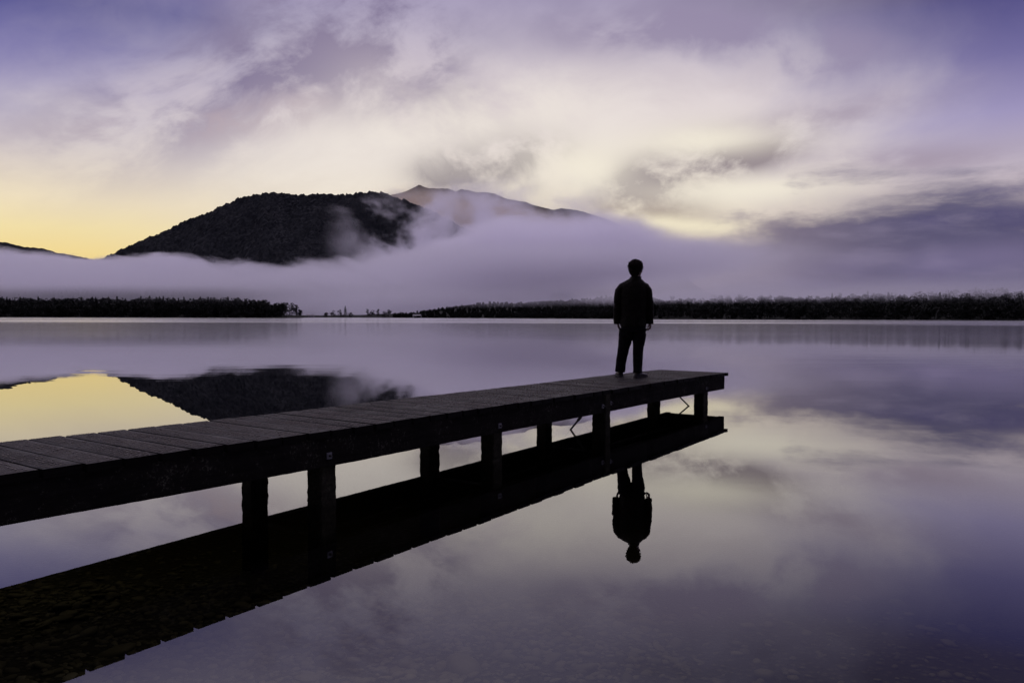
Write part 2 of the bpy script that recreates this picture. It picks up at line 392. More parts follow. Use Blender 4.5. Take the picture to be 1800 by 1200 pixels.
def water_mat():
    m = bpy.data.materials.new('still_water'); m.use_nodes = True
    t = m.node_tree; t.nodes.clear(); gg = G(t)
    geo = t.nodes.new('ShaderNodeNewGeometry'); pos = S(gg, geo.outputs['Position'])
    x, y, z = gg.sep(pos)
    rad = gg.math('SQRT', x*x + y*y)
    # faint swell and cat's-paws
    w1 = gg.noise(gg.comb(x*0.35, y*1.0, 0.0), 0.9, 2, 0.5)
    w2 = gg.noise(gg.comb(x*0.25, y*1.0, 3.0), 3.2, 2, 0.5)
    w3 = gg.noise(gg.comb(x*0.12, y*1.0, 7.0), 0.16, 2, 0.5)
    paws = gg.smooth(gg.noise(gg.comb(x*0.012, y*0.06, 1.0), 1.0, 3, 0.5), 0.42, 0.62)
    streak = gg.noise(gg.comb(x*0.0016, y*0.020, 4.0), 1.0, 3, 0.55)
    band = gg.smooth(rad, 150, 215)*gg.smooth(streak, 0.40, 0.52)
    bandR = gg.smooth(rad, 120, 260)*gg.smooth(x, 20.0, 140.0)*gg.smooth(rad, 300, 200)*0.0
    band = (band + bandR).min(1.0)
    mid = gg.smooth(rad, 17, 26)*gg.smooth(rad, 60, 30)
    amp = 0.00065 + mid*0.0024 + paws*0.0005 + band*0.004
    h = w1*amp*0.8 + w2*amp*0.11 + w3*amp*2.6
    bp = t.nodes.new('ShaderNodeBump'); bp.inputs['Strength'].default_value = 1.0; bp.inputs['Distance'].default_value = 1.0
    gg.put(bp.inputs['Height'], h)
    inc = S(gg, geo.outputs['Incoming'])
    vd = t.nodes.new('ShaderNodeVectorMath'); vd.operation = 'DOT_PRODUCT'
    gg.put(vd.inputs[0], inc); vd.inputs[1].default_value = (0, 0, 1)
    cosv = gg.math('ABSOLUTE', S(gg, vd.outputs['Value']))
    refl = gg.math('POWER', 1 - cosv, 3.4)*0.985 + 0.015
    gl = t.nodes.new('ShaderNodeBsdfGlossy'); gl.inputs['Color'].default_value = (0.97, 0.97, 0.97, 1)
    gg.put(gl.inputs['Roughness'], (gg.smooth(rad, 15, 75)*0.088).max(band*0.16))
    t.links.new(bp.outputs[0], gl.inputs['Normal'])
    tr = t.nodes.new('ShaderNodeBsdfTransparent'); tr.inputs['Color'].default_value = (0.96, 0.96, 0.94, 1)
    mx = t.nodes.new('ShaderNodeMixShader')
    gg.put(mx.inputs[0], refl); t.links.new(tr.outputs[0], mx.inputs[1]); t.links.new(gl.outputs[0], mx.inputs[2])
    out = t.nodes.new('ShaderNodeOutputMaterial'); t.links.new(mx.outputs[0], out.inputs['Surface'])
    ab = t.nodes.new('ShaderNodeVolumeAbsorption'); ab.inputs['Color'].default_value = (0.42, 0.40, 0.16, 1); ab.inputs['Density'].default_value = 1.25
    t.links.new(ab.outputs[0], out.inputs['Volume'])
    return m
wv = [(-8900, -30, 0), (8900, -30, 0), (8900, 9000, 0), (-8900, 9000, 0), (-8900, -30, -9), (8900, -30, -9), (8900, 9000, -9), (-8900, 9000, -9)]
water = np_mesh('lake_water', wv, [[0, 1, 2, 3], [7, 6, 5, 4], [0, 4, 5, 1], [1, 5, 6, 2], [2, 6, 7, 3], [3, 7, 4, 0]], water_mat())
tag(water, 'still mirror-like lake water reflecting the dawn sky', 'lake', kind='structure')

# ---------------------------------------------------------------- hills and mountains
def hgt(px, py, dist): return CAMH + (555.2 + 0.0026*px - py)/F*dist
def fbm(X, Y, sc, octv=4, seed=0.0, rough=0.5):
    out = np.zeros(X.shape); a = 1.0; tot = 0
    fx, fy = X*sc, Y*sc
    sh = X.shape; fx = fx.ravel(); fy = fy.ravel()
    acc = np.zeros(fx.shape)
    for o in range(octv):
        acc += a*np.array([mnoise.noise((p, q, seed + 11.7*o)) for p, q in zip(fx.tolist(), fy.tolist())])
        tot += a; a *= rough; fx = fx*2.03; fy = fy*2.03
    return (acc/tot).reshape(sh)
def mountain(name, prof, yr, y0, y1, nx, ny, mat, canopy=0.0, spur=0.0, seed=0.0, label='', cat=''):
    pxs = np.array([p[0] for p in prof], float); pys = np.array([p[1] for p in prof], float)
    x0 = (pxs[0] - 900)/F*yr; x1 = (pxs[-1] - 900)/F*yr
    xs = np.linspace(x0, x1, nx); ys = np.concatenate([np.linspace(y0, yr, ny), np.linspace(yr, y1, max(6, ny//5))[1:]])
    X, Y = np.meshgrid(xs, ys)
    px = 900 + xs/yr*F
    rid = np.maximum(hgt(px, np.interp(px, pxs, pys), yr), -6)
    t = np.where(Y <= yr, (Y - y0)/(yr - y0), 1 - 0.5*(Y - yr)/(y1 - yr))
    g0 = np.where(Y <= yr, 0.25*t + 0.75*t**1.35, t)
    sp = np.abs(fbm(X, Y*0.35, 0.0021, 4, seed)) if spur else 0
    Z = rid[None, :]*g0
    if spur: Z = Z - spur*sp*4*t*(1 - np.clip(t, 0, 1))*np.clip(rid[None, :]/400, 0, 1)*1.6
    if canopy: 
        Z = Z + canopy*fbm(X, Y, 1/26.0, 2, seed + 5, 0.7)*np.clip(rid[None, :]/60, 0, 1)
        Z = Z + canopy*0.5*rng.normal(0, 0.45, Z.shape)*np.clip(rid[None, :]/60, 0, 1)
    Z = np.where(Y <= y0 + 1, -4, Z)
    V = np.stack([X.ravel(), Y.ravel(), Z.ravel()], 1)
    o = np_mesh(name, V.tolist(), grid_faces(len(xs), len(ys)), mat)
    tag(o, label, cat, kind='structure')
    return o
mountain('mountain', [(60, 560), (120, 480), (160, 462), (185, 453), (210, 441), (245, 425), (270, 416), (300, 402), (325, 390), (350, 381), (375, 371), (400, 359),
                      (420, 350), (450, 343), (482, 338.5), (500, 341), (525, 343.5), (560, 342), (600, 343), (630, 341), (660, 338.5), (676, 340), (693, 347), (720, 356),
                      (760, 372), (830, 410), (920, 460), (1000, 510), (1060, 560)],
         4200, 3250, 5000, 470, 150, M_forest, 13.0, 260.0, 1.0, 'big dark forested mountain with a rounded top rising out of the fog', 'mountain')
mountain('mountain_ridge', [(520, 470), (600, 375), (650, 352), (690, 344), (715, 337.5), (728, 331), (737, 326.5), (748, 331), (757, 332.5), (775, 333), (790, 333.5), (801, 338), (812, 333.5), (828, 337),
                            (838, 340), (850, 339), (870, 342), (890, 351), (910, 354.5), (922, 356), (935, 361), (950, 365), (972, 370), (985, 367), (1010, 370), (1030, 375),
                            (1065, 386), (1100, 402), (1150, 440), (1220, 500), (1280, 540)],
         5600, 4700, 6300, 420, 60, M_rock, 3.5, 200.0, 3.0, 'pale jagged mountain ridge half lost in mist behind the dark mountain', 'mountain')
mountain('hills', [(-400, 400), (-150, 412), (0, 426), (14, 426.5), (40, 434), (60, 435), (82, 438), (100, 444), (140, 451), (170, 458), (230, 478), (330, 540)],
         6500, 5600, 7300, 150, 40, M_forest, 8.0, 120.0, 6.0, 'low far hills at the left edge just above the fog', 'hills')

# near land round the lake
SHO = [(-700, 900), (0, 850), (480, 850), (527, 858), (538, 1250), (560, 1350), (640, 1300), (720, 1180), (850, 1060), (960, 930), (1060, 820), (1200, 740), (1400, 680), (1600, 620), (1800, 570), (2300, 480), (3200, 420)]
TOP = [(-700, 9), (0, 5), (527, 3), (540, 3), (640, 5), (720, 8), (800, 21), (860, 27), (930, 25), (1000, 28), (1060, 30), (1200, 28), (1400, 24), (1800, 28), (3200, 30)]
RISE = [(-700, 120), (527, 120), (560, 300), (720, 420), (1000, 450), (1200, 420), (1800, 380), (3200, 380)]
def ip(tab, px): return np.interp(px, [a for a, b in tab], [b for a, b in tab])
def land_z(X, Y):
    px = 900 + X/np.maximum(Y, 1)*F
    d = Y - ip(SHO, px)
    t = d/ip(RISE, px)
    z = np.where(d > 0, 0.6*np.clip(d/12, 0, 1) + ip(TOP, px)*np.clip(t, 0, 1)**1.3, np.clip(d*0.08, -3, 0))
    return z
lx = np.linspace(-1100, 1500, 330); ly = np.concatenate([np.linspace(420, 1400, 140), np.linspace(1420, 2600, 50)])
X, Y = np.meshgrid(lx, ly)
pxg = 900 + X/Y*F
nz_ = fbm(X, Y, 1/110.0, 4, 9.0)
Z = land_z(X, Y); Z = Z + nz_*np.clip(Z*0.45, 0, 12)
land = np_mesh('shore_land', np.stack([X.ravel(), Y.ravel(), Z.ravel()], 1).tolist(), grid_faces(len(lx), len(ly)), M_field, smooth=True)
tag(land, 'low misty farmland and wooded land along the far shore of the lake', 'far shore', kind='structure')

# ---------------------------------------------------------------- trees
def crown_quads(pos, h, w, n, kind, leaf):
    """leaf clumps spread through a crown's volume; kind 'cone', 'round' or 'airy'"""
    if kind == 'cone':
        t = rng.uniform(0, 1, n)**1.25; rr = w*(1 - t)**0.85*np.sqrt(rng.uniform(0.05, 1, n)); a = rng.uniform(0, 6.283, n)
        c = np.stack([rr*np.cos(a), rr*np.sin(a), h*(0.12 + 0.88*t)], 1)
    else:
        nl = 7 if kind == 'round' else 9
        L = np.stack([rng.uniform(-0.6, 0.6, nl)*w, rng.uniform(-0.6, 0.6, nl)*w, h*rng.uniform(0.14, 0.74, nl)], 1)
        L[0] = (0, 0, h*0.80); L[1] = (0, 0, h*0.5)
        r = w*rng.uniform(0.34, 0.62, nl)*(1.0 if kind == 'round' else 0.7)
        k = rng.integers(0, nl, n)
        d = rng.normal(0, 1, (n, 3)); d /= np.linalg.norm(d, axis=1)[:, None]
        c = L[k] + d*(r[k]*rng.uniform(0.35, 1.0, n)**0.5)[:, None]*np.array([1, 1, 0.75])
        c[:, 2] = np.maximum(c[:, 2], h*0.04)
    s = leaf*rng.uniform(0.6, 1.4, n)
    u = rng.normal(0, 1, (n, 3)); u /= np.linalg.norm(u, axis=1)[:, None]
    v = np.cross(u, rng.normal(0, 1, (n, 3))); v /= np.linalg.norm(v, axis=1)[:, None]
    c = c + np.asarray(pos)
    q = np.stack([c - u*s[:, None], c + v*s[:, None]*0.7, c + u*s[:, None], c - v*s[:, None]*0.7], 1)
    return q.reshape(-1, 3)
def quads_mesh(name, vs, mat, parent=None):
    V = np.concatenate(vs); n = len(V)//4
    me = bpy.data.meshes.new(name)
    me.vertices.add(len(V)); me.vertices.foreach_set('co', V.astype(np.float32).ravel())
    me.loops.add(n*4); me.loops.foreach_set('vertex_index', np.arange(n*4, dtype=np.int32))
    me.polygons.add(n); me.polygons.foreach_set('loop_start', np.arange(0, n*4, 4, dtype=np.int32))
    me.update(calc_edges=True); me.validate()
    return link_mesh(name, me, mat, parent)
def trunk_quads(pos, h, r):
    out = []
    a = np.linspace(0, 2*math.pi, 6)
    for k in range(5):
        p = [(r*math.cos(a[k]), r*math.sin(a[k]), -0.5), (r*math.cos(a[k+1]), r*math.sin(a[k+1]), -0.5),
             (0.35*r*math.cos(a[k+1]), 0.35*r*math.sin(a[k+1]), h*0.85), (0.35*r*math.cos(a[k]), 0.35*r*math.sin(a[k]), h*0.85)]
        out.append(np.array(p) + np.asarray(pos))
    return np.concatenate(out)
def forest(name, pxa, pxb, deep, n, hfun, label):
    vs = []
    for i in range(n):
        px = rng.uniform(pxa, pxb)
        d = ip(SHO, px) + 4 + deep*rng.uniform(0, 1)**1.5
        x = (px - 900)/F*d; z = float(land_z(np.array(x), np.array(d)))
        h = hfun(px)*rng.uniform(0.72, 1.05)*(1 - 0.25*(d - ip(SHO, px) < 12))
        kind = 'cone' if rng.uniform() < (0.2 if pxb < 600 else 0.06) else 'round'
        w = h*(0.17 if kind == 'cone' else rng.uniform(0.28, 0.42))
        vs.append(crown_quads((x, d, z - 0.5), h, w, 210, kind, 0.95)); vs.append(trunk_quads((x, d, z), h, h*0.016))
    o = quads_mesh(name, vs, M_leaf)
    tag(o, label, 'forest', kind='stuff'); return o
forest('forest', -600, 500, 90, 1080, lambda px: float(np.interp(px, [-160, 0, 250, 330, 420, 470, 500], [22, 21.5, 23, 22.5, 23, 20, 18])), 'dark wood on the low spit along the left shore')
forest('forest', 1090, 2150, 240, 900, lambda px: float(np.interp(px, [1090, 1300, 1800, 2150], [16, 18.5, 21, 20])), 'dark forest along the right shore under the mauve cloud bank')
forest('forest', 690, 1090, 420, 1400, lambda px: float(np.interp(px, [690, 850, 1090], [3.5, 6, 9])), 'scattered scrub and hedges on the misty farmland in the middle of the far shore')

def tree(px, off, h, w, kind, label, group, name='tree', leafn=420, leaf=0.55):
    d = float(ip(SHO, px)) + off; x = (px - 900)/F*d
    z = float(land_z(np.array(x), np.array(d)))
    r = empty(name, (x, d, z - 0.2))
    tag(r, label, 'tree', group)
    quads_mesh('crown', [crown_quads((0, 0, 0), h, w, leafn, kind, leaf)], M_leaf, r)
    vs = [trunk_quads((0, 0, 0), h, h*0.02)]
    me = quads_mesh('trunk', vs, M_bark, r)
    return r
GE = 'trees at the tip of the left wood'
for px, off, h, w, k, lb in ((504, 8, 19, 6.5, 'round', 'rounded dark tree closing the left wood, just behind its tip'),
                             (513, 14, 18.5, 6, 'airy', 'loose-crowned tree second from the tip of the left wooded spit'),
                             (521, 8, 16.5, 5, 'airy', 'tall thin-topped tree standing at the very tip of the left wooded spit'),
                             (526, 5, 10.5, 3.8, 'round', 'low bushy tree at the water at the outermost end of the left spit')):
    tree(px, off, h, w, k, lb, GE)
GC = 'small trees on the low shore between the spit and the farmland'
for px, off, h, w, k, lb in ((573, 10, 9, 5, 'round', 'low rounded tree leftmost in the clump right of the wooded spit'),
                             (586, 16, 13, 6, 'round', 'broad dark tree in the middle of the clump right of the spit'),
                             (598, 12, 15, 6, 'airy', 'ragged tree beside the tallest spire in the clump right of the spit'),
                             (607, 10, 20, 4.2, 'cone', 'tallest pointed tree of the small clump right of the wooded spit'),
                             (617, 14, 9, 4.5, 'round', 'low tree at the right foot of the pointed tree on the far shore'),
                             (646, 12, 16, 4.5, 'airy', 'slim misty tree at the left end of the second clump on the far shore'),
                             (655, 12, 13, 5.5, 'round', 'rounded tree second from left in the second clump on the far shore'),
                             (665, 10, 16, 5, 'airy', 'open-crowned tree in the middle of the second clump on the far shore'),
                             (675, 10, 11, 5, 'round', 'low broad tree right of the middle of the second clump on the far shore'),
                             (683, 12, 14, 4.6, 'round', 'upright dark tree at the right end of the second clump on the far shore')):
    tree(px, off, h, w, k, lb, GC)

# ---------------------------------------------------------------- far farm buildings
def add_box(bm, lo, hi, M=None):
    vs = [bm.verts.new((x, y, z)) for z in (lo[2], hi[2]) for y in (lo[1], hi[1]) for x in (lo[0], hi[0])]
    for f in ((0, 2, 3, 1), (4, 5, 7, 6), (0, 1, 5, 4), (1, 3, 7, 5), (3, 2, 6, 7), (2, 0, 4, 6)):
        bm.faces.new([vs[i] for i in f])
    if M: bmesh.ops.transform(bm, matrix=M, verts=vs)
    return vs
def farmhouse(px, off, L, W, Hh, rz, label):
    d = float(ip(SHO, px)) + off; x = (px - 900)/F*d
    z = float(land_z(np.array(x), np.array(d)))
    r = empty('farmhouse', (x, d, z), rz); tag(r, label, 'house')
    bm = bmesh.new(); add_box(bm, (-L/2, -W/2, -0.5), (L/2, W/2, Hh)); bm_obj('wall', bm, M_paint, r)
    bm = bmesh.new()
    e = 0.4
    a = [bm.verts.new(p) for p in ((-L/2-e, -W/2-e, Hh+0.003), (L/2+e, -W/2-e, Hh+0.003), (L/2+e, W/2+e, Hh+0.003), (-L/2-e, W/2+e, Hh+0.003), (-L/2-e, 0, Hh+W*0.36), (L/2+e, 0, Hh+W*0.36))]
    for f in ((0, 1, 5, 4), (2, 3, 4, 5), (0, 4, 3), (1, 2, 5), (3, 2, 1, 0)): bm.faces.new([a[i] for i in f])
    bm_obj('roof', bm, M_tin, r)
    bm = bmesh.new(); add_box(bm, (-0.5, -W/2-0.06, 0), (0.5, -W/2+0.05, 2.05)); bm_obj('door', bm, M_dark, r)
    for sx in (-0.3, 0.28):
        bm = bmesh.new(); add_box(bm, (L*sx-0.7, -W/2-0.05, 1.0), (L*sx+0.7, -W/2+0.05, 2.1)); bm_obj('window', bm, M_dark, r)
farmhouse(545, 12, 13, 6, 2.6, 0.2, 'small pale farmhouse on the low shore right beside the wooded spit')
farmhouse(733, 14, 12, 6, 2.7, -0.15, 'small pale farmhouse near the water at the foot of the farmland')

# ---------------------------------------------------------------- fog
def fog_mat(name, build, color, aniso, step):
    m = bpy.data.materials.new(name); m.use_nodes = True
    t = m.node_tree; t.nodes.clear(); gg = G(t)
    geo = t.nodes.new('ShaderNodeNewGeometry')
    x, y, z = gg.sep(S(gg, geo.outputs['Position']))
    pvn = t.nodes.new('ShaderNodeVolumePrincipled')
    pvn.inputs['Color'].default_value = (*color, 1); pvn.inputs['Anisotropy'].default_value = aniso
    gg.put(pvn.inputs['Density'], build(gg, x, y, z))
    out = t.nodes.new('ShaderNodeOutputMaterial'); t.links.new(pvn.outputs[0], out.inputs['Volume'])
    try: m.cycles.volume_step_rate = step
    except Exception: pass
    try: m.cycles.homogeneous_volume = False
    except Exception: pass
    return m
FD = 2300.0                                   # distance at which the profile below is read off
def fx(px): return (px - 900)/F*FD
def fz(px, py): return hgt(px, py, FD)
def fog_density(gg, x, y, z):
    pos = gg.comb(x, y*0.30, z*1.5)
    wv = gg.vmath('SCALE', gg.vmath('SUBTRACT', gg.noise(pos, 1/420.0, 2, 0.5, color=True), (0.5, 0.5, 0.5)), 240.0)
    p2 = gg.vmath('ADD', pos, wv)
    n1 = gg.noise(p2, 1/200.0, 5, 0.60)
    top = gg.curve(x, fx(-600), fx(2400), 400, [(fx(-600), fz(0, 445)), (fx(0), fz(0, 446)), (fx(180), fz(180, 456)), (fx(400), fz(400, 463)), (fx(600), fz(600, 460)),
                   (fx(700), fz(700, 444)), (fx(820), fz(820, 412)), (fx(950), fz(950, 386)), (fx(1080), fz(1080, 388)), (fx(1200), fz(1200, 412)), (fx(1330), fz(1330, 415)), (fx(1800), fz(1800, 410)), (fx(2400), fz(2400, 415))])
    soft = gg.curve(x, fx(-600), fx(2400), 100, [(fx(-600), 22), (fx(500), 18), (fx(700), 30), (fx(900), 55), (fx(1100), 75), (fx(1300), 80), (fx(2400), 90)])
    yy = (y - 2500.0)*(1/520.0)
    top = top - yy*yy*26.0
    a = ((top - z) + (n1 - 0.5)*170.0)/soft
    base = gg.smooth(a, -0.15, 1.3)*0.024
    base = base*(1.0 - 0.993*gg.smooth(x, fx(1040), fx(1400)))
    # nothing low down at the front, so the shore stays clear and only tree tops fade
    floor_ = (1400.0 - y).max(0.0)*0.010 + 9.0
    base = base*gg.smooth(z - floor_, 0.0, 22.0)
    under = gg.smooth(z, 55.0, 205.0)
    base = base*(under*under*0.988 + 0.012)*gg.smooth(y, 1350.0, 2000.0)
    # where the valley opens between the woods the fog sits right down on the ground
    base = base + gg.smooth(x, fx(480), fx(570))*gg.smooth(x, fx(1010), fx(800))*gg.smooth(z, 120.0, 40.0)*gg.smooth(y, 1500.0, 1900.0)*0.0022
    # front lobes: limited height so that the bank stays behind the shore woods
    ft = (y - 650.0)*0.12 + 22.0 + (y - 1900.0).max(0.0)*0.8
    base = base*gg.smooth(z - ft, 20.0, -14.0)
    # a thin veil in the tops of the shore woods
    veil = gg.smooth(z, 13.0, 26.0)*gg.smooth(z, 44.0, 26.0)*gg.smooth(x, -520.0, -60.0)*gg.smooth(y, 520.0, 640.0)*gg.smooth(y, 1700.0, 1200.0)*gg.smooth(n1, 0.30, 0.62)*(0.0010 + 0.0085*gg.smooth(x, 60.0, 220.0))
    base = base + veil
    # wisps over the mountain's right shoulder and in front of the far ridge
    n2 = gg.noise(gg.vmath('ADD', p2, (900.0, 300.0, 500.0)), 1/190.0, 6, 0.62)
    gx = lambda px: (px - 900)/F*2950.0
    gz = lambda px, py: hgt(px, py, 2950.0)
    lo = gg.smooth(x, gx(575), gx(705)); hi = gg.smooth(x, gx(1090), gx(900))
    zt = gg.smooth(z, gz(760, 322), gz(760, 376))
    up = gg.smooth(z, gz(760, 455), gz(760, 350))
    w = gg.smooth(n2 + ((x - gx(740))*0.00024).min(0.055) - up*0.06, 0.42, 0.60)*lo*hi*zt*0.008
    return base + w*gg.smooth(y, 2600.0, 2760.0)
M_fog = fog_mat('fog', fog_density, (0.945, 0.934, 0.976), 0.6, 0.5)
hull = [(-2600, 500, 5), (2700, 500, 5), (4600, 3150, 5), (-4600, 3150, 5), (-2600, 500, 60), (2700, 500, 60), (4600, 3150, 600), (-4600, 3150, 600)]
fog = np_mesh('fog_bank', hull, [[0, 3, 2, 1], [4, 5, 6, 7], [0, 1, 5, 4], [1, 2, 6, 5], [2, 3, 7, 6], [3, 0, 4, 7]], M_fog)
tag(fog, 'long lavender fog bank lying across the foot of the mountains', 'fog', kind='stuff')

def mist_density(gg, x, y, z):
    rz_ = gg.curve(x, -1600.0, 1600.0, 1100.0, [(-1600, 500), ((650-900)/F*5300, 790), ((737-900)/F*5300, 880), ((800-900)/F*5300, 860), ((870-900)/F*5300, 825), ((970-900)/F*5300, 715), ((1030-900)/F*5300, 670), ((1120-900)/F*5300, 420), (1600, 400)])
    return gg.smooth(z - rz_, 10.0, -120.0)*gg.smooth(x, -1300.0, -700.0)*gg.smooth(x, 1500.0, 200.0)*0.0032
mist_m = fog_mat('mist', mist_density, (0.97, 0.86, 0.70), 0.6, 1.0)
bmm = bmesh.new(); add_box(bmm, (-1320, 4950, 10), (1520, 5560, 1090))
tag(bm_obj('mist', bmm, mist_m), 'pale mist hanging in front of the far jagged ridge', 'mist', kind='stuff')

# ---------------------------------------------------------------- the jetty
# local frame: x = across (0 near side -> W far side), y = along from the outer end towards the shore, z up
TH = 0.60735; OX, OY = 3.73306, 13.34736; JW = 1.258
Z0, DZ = 0.5141, 0.0081
SAG = [(-1, 0.0), (0, 0.0), (1.8, 0.004), (2.9, 0.003), (4.4, -0.004), (6, -0.002), (7, -0.002), (7.8, -0.004), (8.7, -0.009), (9.5, -0.004), (10.1, 0.0), (10.6, 0.005), (11.1, 0.0125), (12, 0.022), (30, 0.10)]
def deck_z(s): return Z0 + DZ*s + float(np.interp(s, [a for a, b in SAG], [b for a, b in SAG]))
JL = 21.0
jetty = empty('jetty')
dvec = Vector((-math.sin(TH), -math.cos(TH), 0)); nvec = Vector((-math.cos(TH), math.sin(TH), 0))
jetty.matrix_world = Matrix(((nvec.x, dvec.x, 0, OX), (nvec.y, dvec.y, 0, OY), (0, 0, 1, 0), (0, 0, 0, 1)))
tag(jetty, 'weathered dark timber jetty with wire netted planks running out over the still lake', 'jetty')

# is the frame right-handed?  n x d = z  (n = across, d = along)
TK = 0.052
bm = bmesh.new()
def rough_bar(bm, x0, x1, ya, yb, za, zb, nseg, jit, bev=0.004, zf=None):
    """bar running along x with slightly wandering edges and chamfered top edges"""
    rings = []
    for k in range(nseg + 1):
        x = x0 + (x1 - x0)*k/nseg
        j = lambda: random.uniform(-jit, jit)
        dz_ = zf(x) if zf else 0
        pts = [(ya + j()*0.5, za), (yb + j()*0.5, za), (yb + j(), zb - bev), (yb - bev + j(), zb), (ya + bev + j(), zb), (ya + j(), zb - bev)]
        rings.append([bm.verts.new((x, p, q + dz_)) for p, q in pts])
    for a, b in zip(rings, rings[1:]):
        for i in range(6):
            bm.faces.new((a[i], a[(i+1) % 6], b[(i+1) % 6], b[i]))
    bm.faces.new(list(reversed(rings[0]))); bm.faces.new(rings[-1])
PPL = 0.23369; S_OFF = 47.46278*PPL - 47*PPL
tops = []
s = S_OFF - 0.0
k = 0
edges = []
while s < JL: edges.append(s); s += PPL
edges = [-0.012] + [e for e in edges if e > 0.05]
for a, b in zip(edges, edges[1:]):
    if b - a < 0.06: continue
    gap = random.uniform(0.022, 0.034) if a > 3 else random.uniform(0.014, 0.022)
    zz = deck_z((a + b)/2) + random.uniform(-0.0022, 0.001)
    tilt = random.uniform(-0.006, 0.006)
    ov0 = random.uniform(-0.012, 0.010); ov1 = random.uniform(-0.012, 0.012)
    cup = random.uniform(-0.003, 0.004)
    rough_bar(bm, ov0, JW + ov1, a + gap*0.5, b - gap*0.5, zz - TK, zz, 7, 0.0016, random.uniform(0.0012, 0.0022), lambda x: tilt*(x - JW/2)*0.4)
    tops.append((a, b, zz))
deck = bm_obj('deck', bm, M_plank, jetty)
deck['label'] = 'worn dark plank deck with gaps between the boards'

# wire netting stapled over the boards (long-diamond chicken wire)
wv_, wf_ = [], []
def wire(p, q, r=0.0008):
    p = np.array(p); q = np.array(q); d = q - p; L = np.linalg.norm(d)
    if L < 1e-6: return
    d /= L; u = np.cross(d, (0, 0, 1.0)); u /= np.linalg.norm(u); v = np.cross(u, d)
    b = len(wv_)
    for e in (p, q):
        for a in (0.52, 2.62, 4.71):
            wv_.append(tuple(e + r*(u*math.cos(a) + v*math.sin(a))))
    for i in range(3):
        j = (i + 1) % 3
        wf_.append((b+i, b+j, b+3+j, b+3+i))
CX, CY = 0.050, PPL/6
nI = int((JW - 0.03)/CX); nJ = int(12.6/CY)
zlut = {}
def nz(s):
    kk = int((s - S_OFF)//PPL)
    return deck_z(s) + 0.0028
for j in range(nJ):
    sj = S_OFF + CY*0.5 + j*CY
    if j % 6 in (5, 0): continue
    for i in range(nI + 1):
        x = 0.015 + (i + 0.5*(j % 2))*CX
        jx = 0.0025*math.sin(i*1.7 + j*2.3); js = 0.002*math.sin(i*2.9 + j*1.1)
        z0_ = nz(sj) + 0.0012*math.sin(i*0.9 + j*0.33)
        if 0.02 < x < JW - 0.03 and random.random() < 0.5:      # the twisted stretch between two meshes
            wire((x + jx - 0.011, sj + js, z0_ + 0.0005), (x + jx + 0.011, sj + js + 0.001, z0_ + 0.0005), random.uniform(0.0018, 0.0036))
        for dxx in (-0.5, 0.5):
            x2 = x + dxx*CX
            if x > JW - 0.01 or x2 < 0.005 or x2 > JW - 0.005: continue
            i2 = i + (0 if (j % 2 == 0) == (dxx > 0) else 0)
            wire((x + jx, sj + js, z0_), (x2 + 0.0025*math.sin(i*1.7 + (j+1)*2.3), sj + CY + 0.002*math.sin(i*2.9 + (j+1)*1.1), nz(sj + CY) + 0.0012*math.sin(i*0.9 + (j+1)*0.33)))
net = np_mesh('wire_netting', wv_, wf_, M_wire, jetty)

# side beams, spliced over the third pile
def long_beam(name, s0, s1, x0, x1, mat, ztop=-0.053, depth=0.226):
    bm = bmesh.new(); n = int((s1 - s0)/0.06) + 2
    rings = []
    for k in range(n + 1):
        s = s0 + (s1 - s0)*k/n
        zt = deck_z(s) + ztop; zb = deck_z(s) + ztop - depth
        j = lambda a=0.0025: random.uniform(-a, a)
        pts = [(x0 + j(), zb + j(0.0012) + 0.003), (x0 + 0.005 + j(0.001), zb + j(0.0012)), (x1 - 0.006, zb + j(0.0012)), (x1 + j(), zb + 0.005), (x1, zt), (x0 + j(0.001), zt),
               (x0 + j(), zt - depth*0.35), (x0 + j(), zt - depth*0.7)]
        rings.append([bm.verts.new((x, s, z)) for x, z in pts])
    m = 8
    for a, b in zip(rings, rings[1:]):
        for i in range(m): bm.faces.new((a[i], b[i], b[(i+1) % m], a[(i+1) % m]))
    bm.faces.new(rings[0]); bm.faces.new(list(reversed(rings[-1])))
    return bm_obj(name, bm, mat, jetty)
long_beam('side_beam', 0.11, 4.42, 0.016, 0.112, M_beam)
long_beam('side_beam', 4.43, JL, 0.014, 0.112, M_beam)
long_beam('side_beam', 0.11, 4.42, 0.995, 1.09, M_beam)
long_beam('side_beam', 4.43, JL, 0.995, 1.09, M_beam)
long_beam('joist', 0.13, JL, 0.50, 0.58, M_beam, -0.054, 0.15)
# end board under the last planks
bm = bmesh.new(); rough_bar(bm, 0.13, 0.98, 0.125, 0.175, deck_z(0)-0.27, deck_z(0)-0.056, 6, 0.002); bm_obj('end_beam', bm, M_beam, jetty)

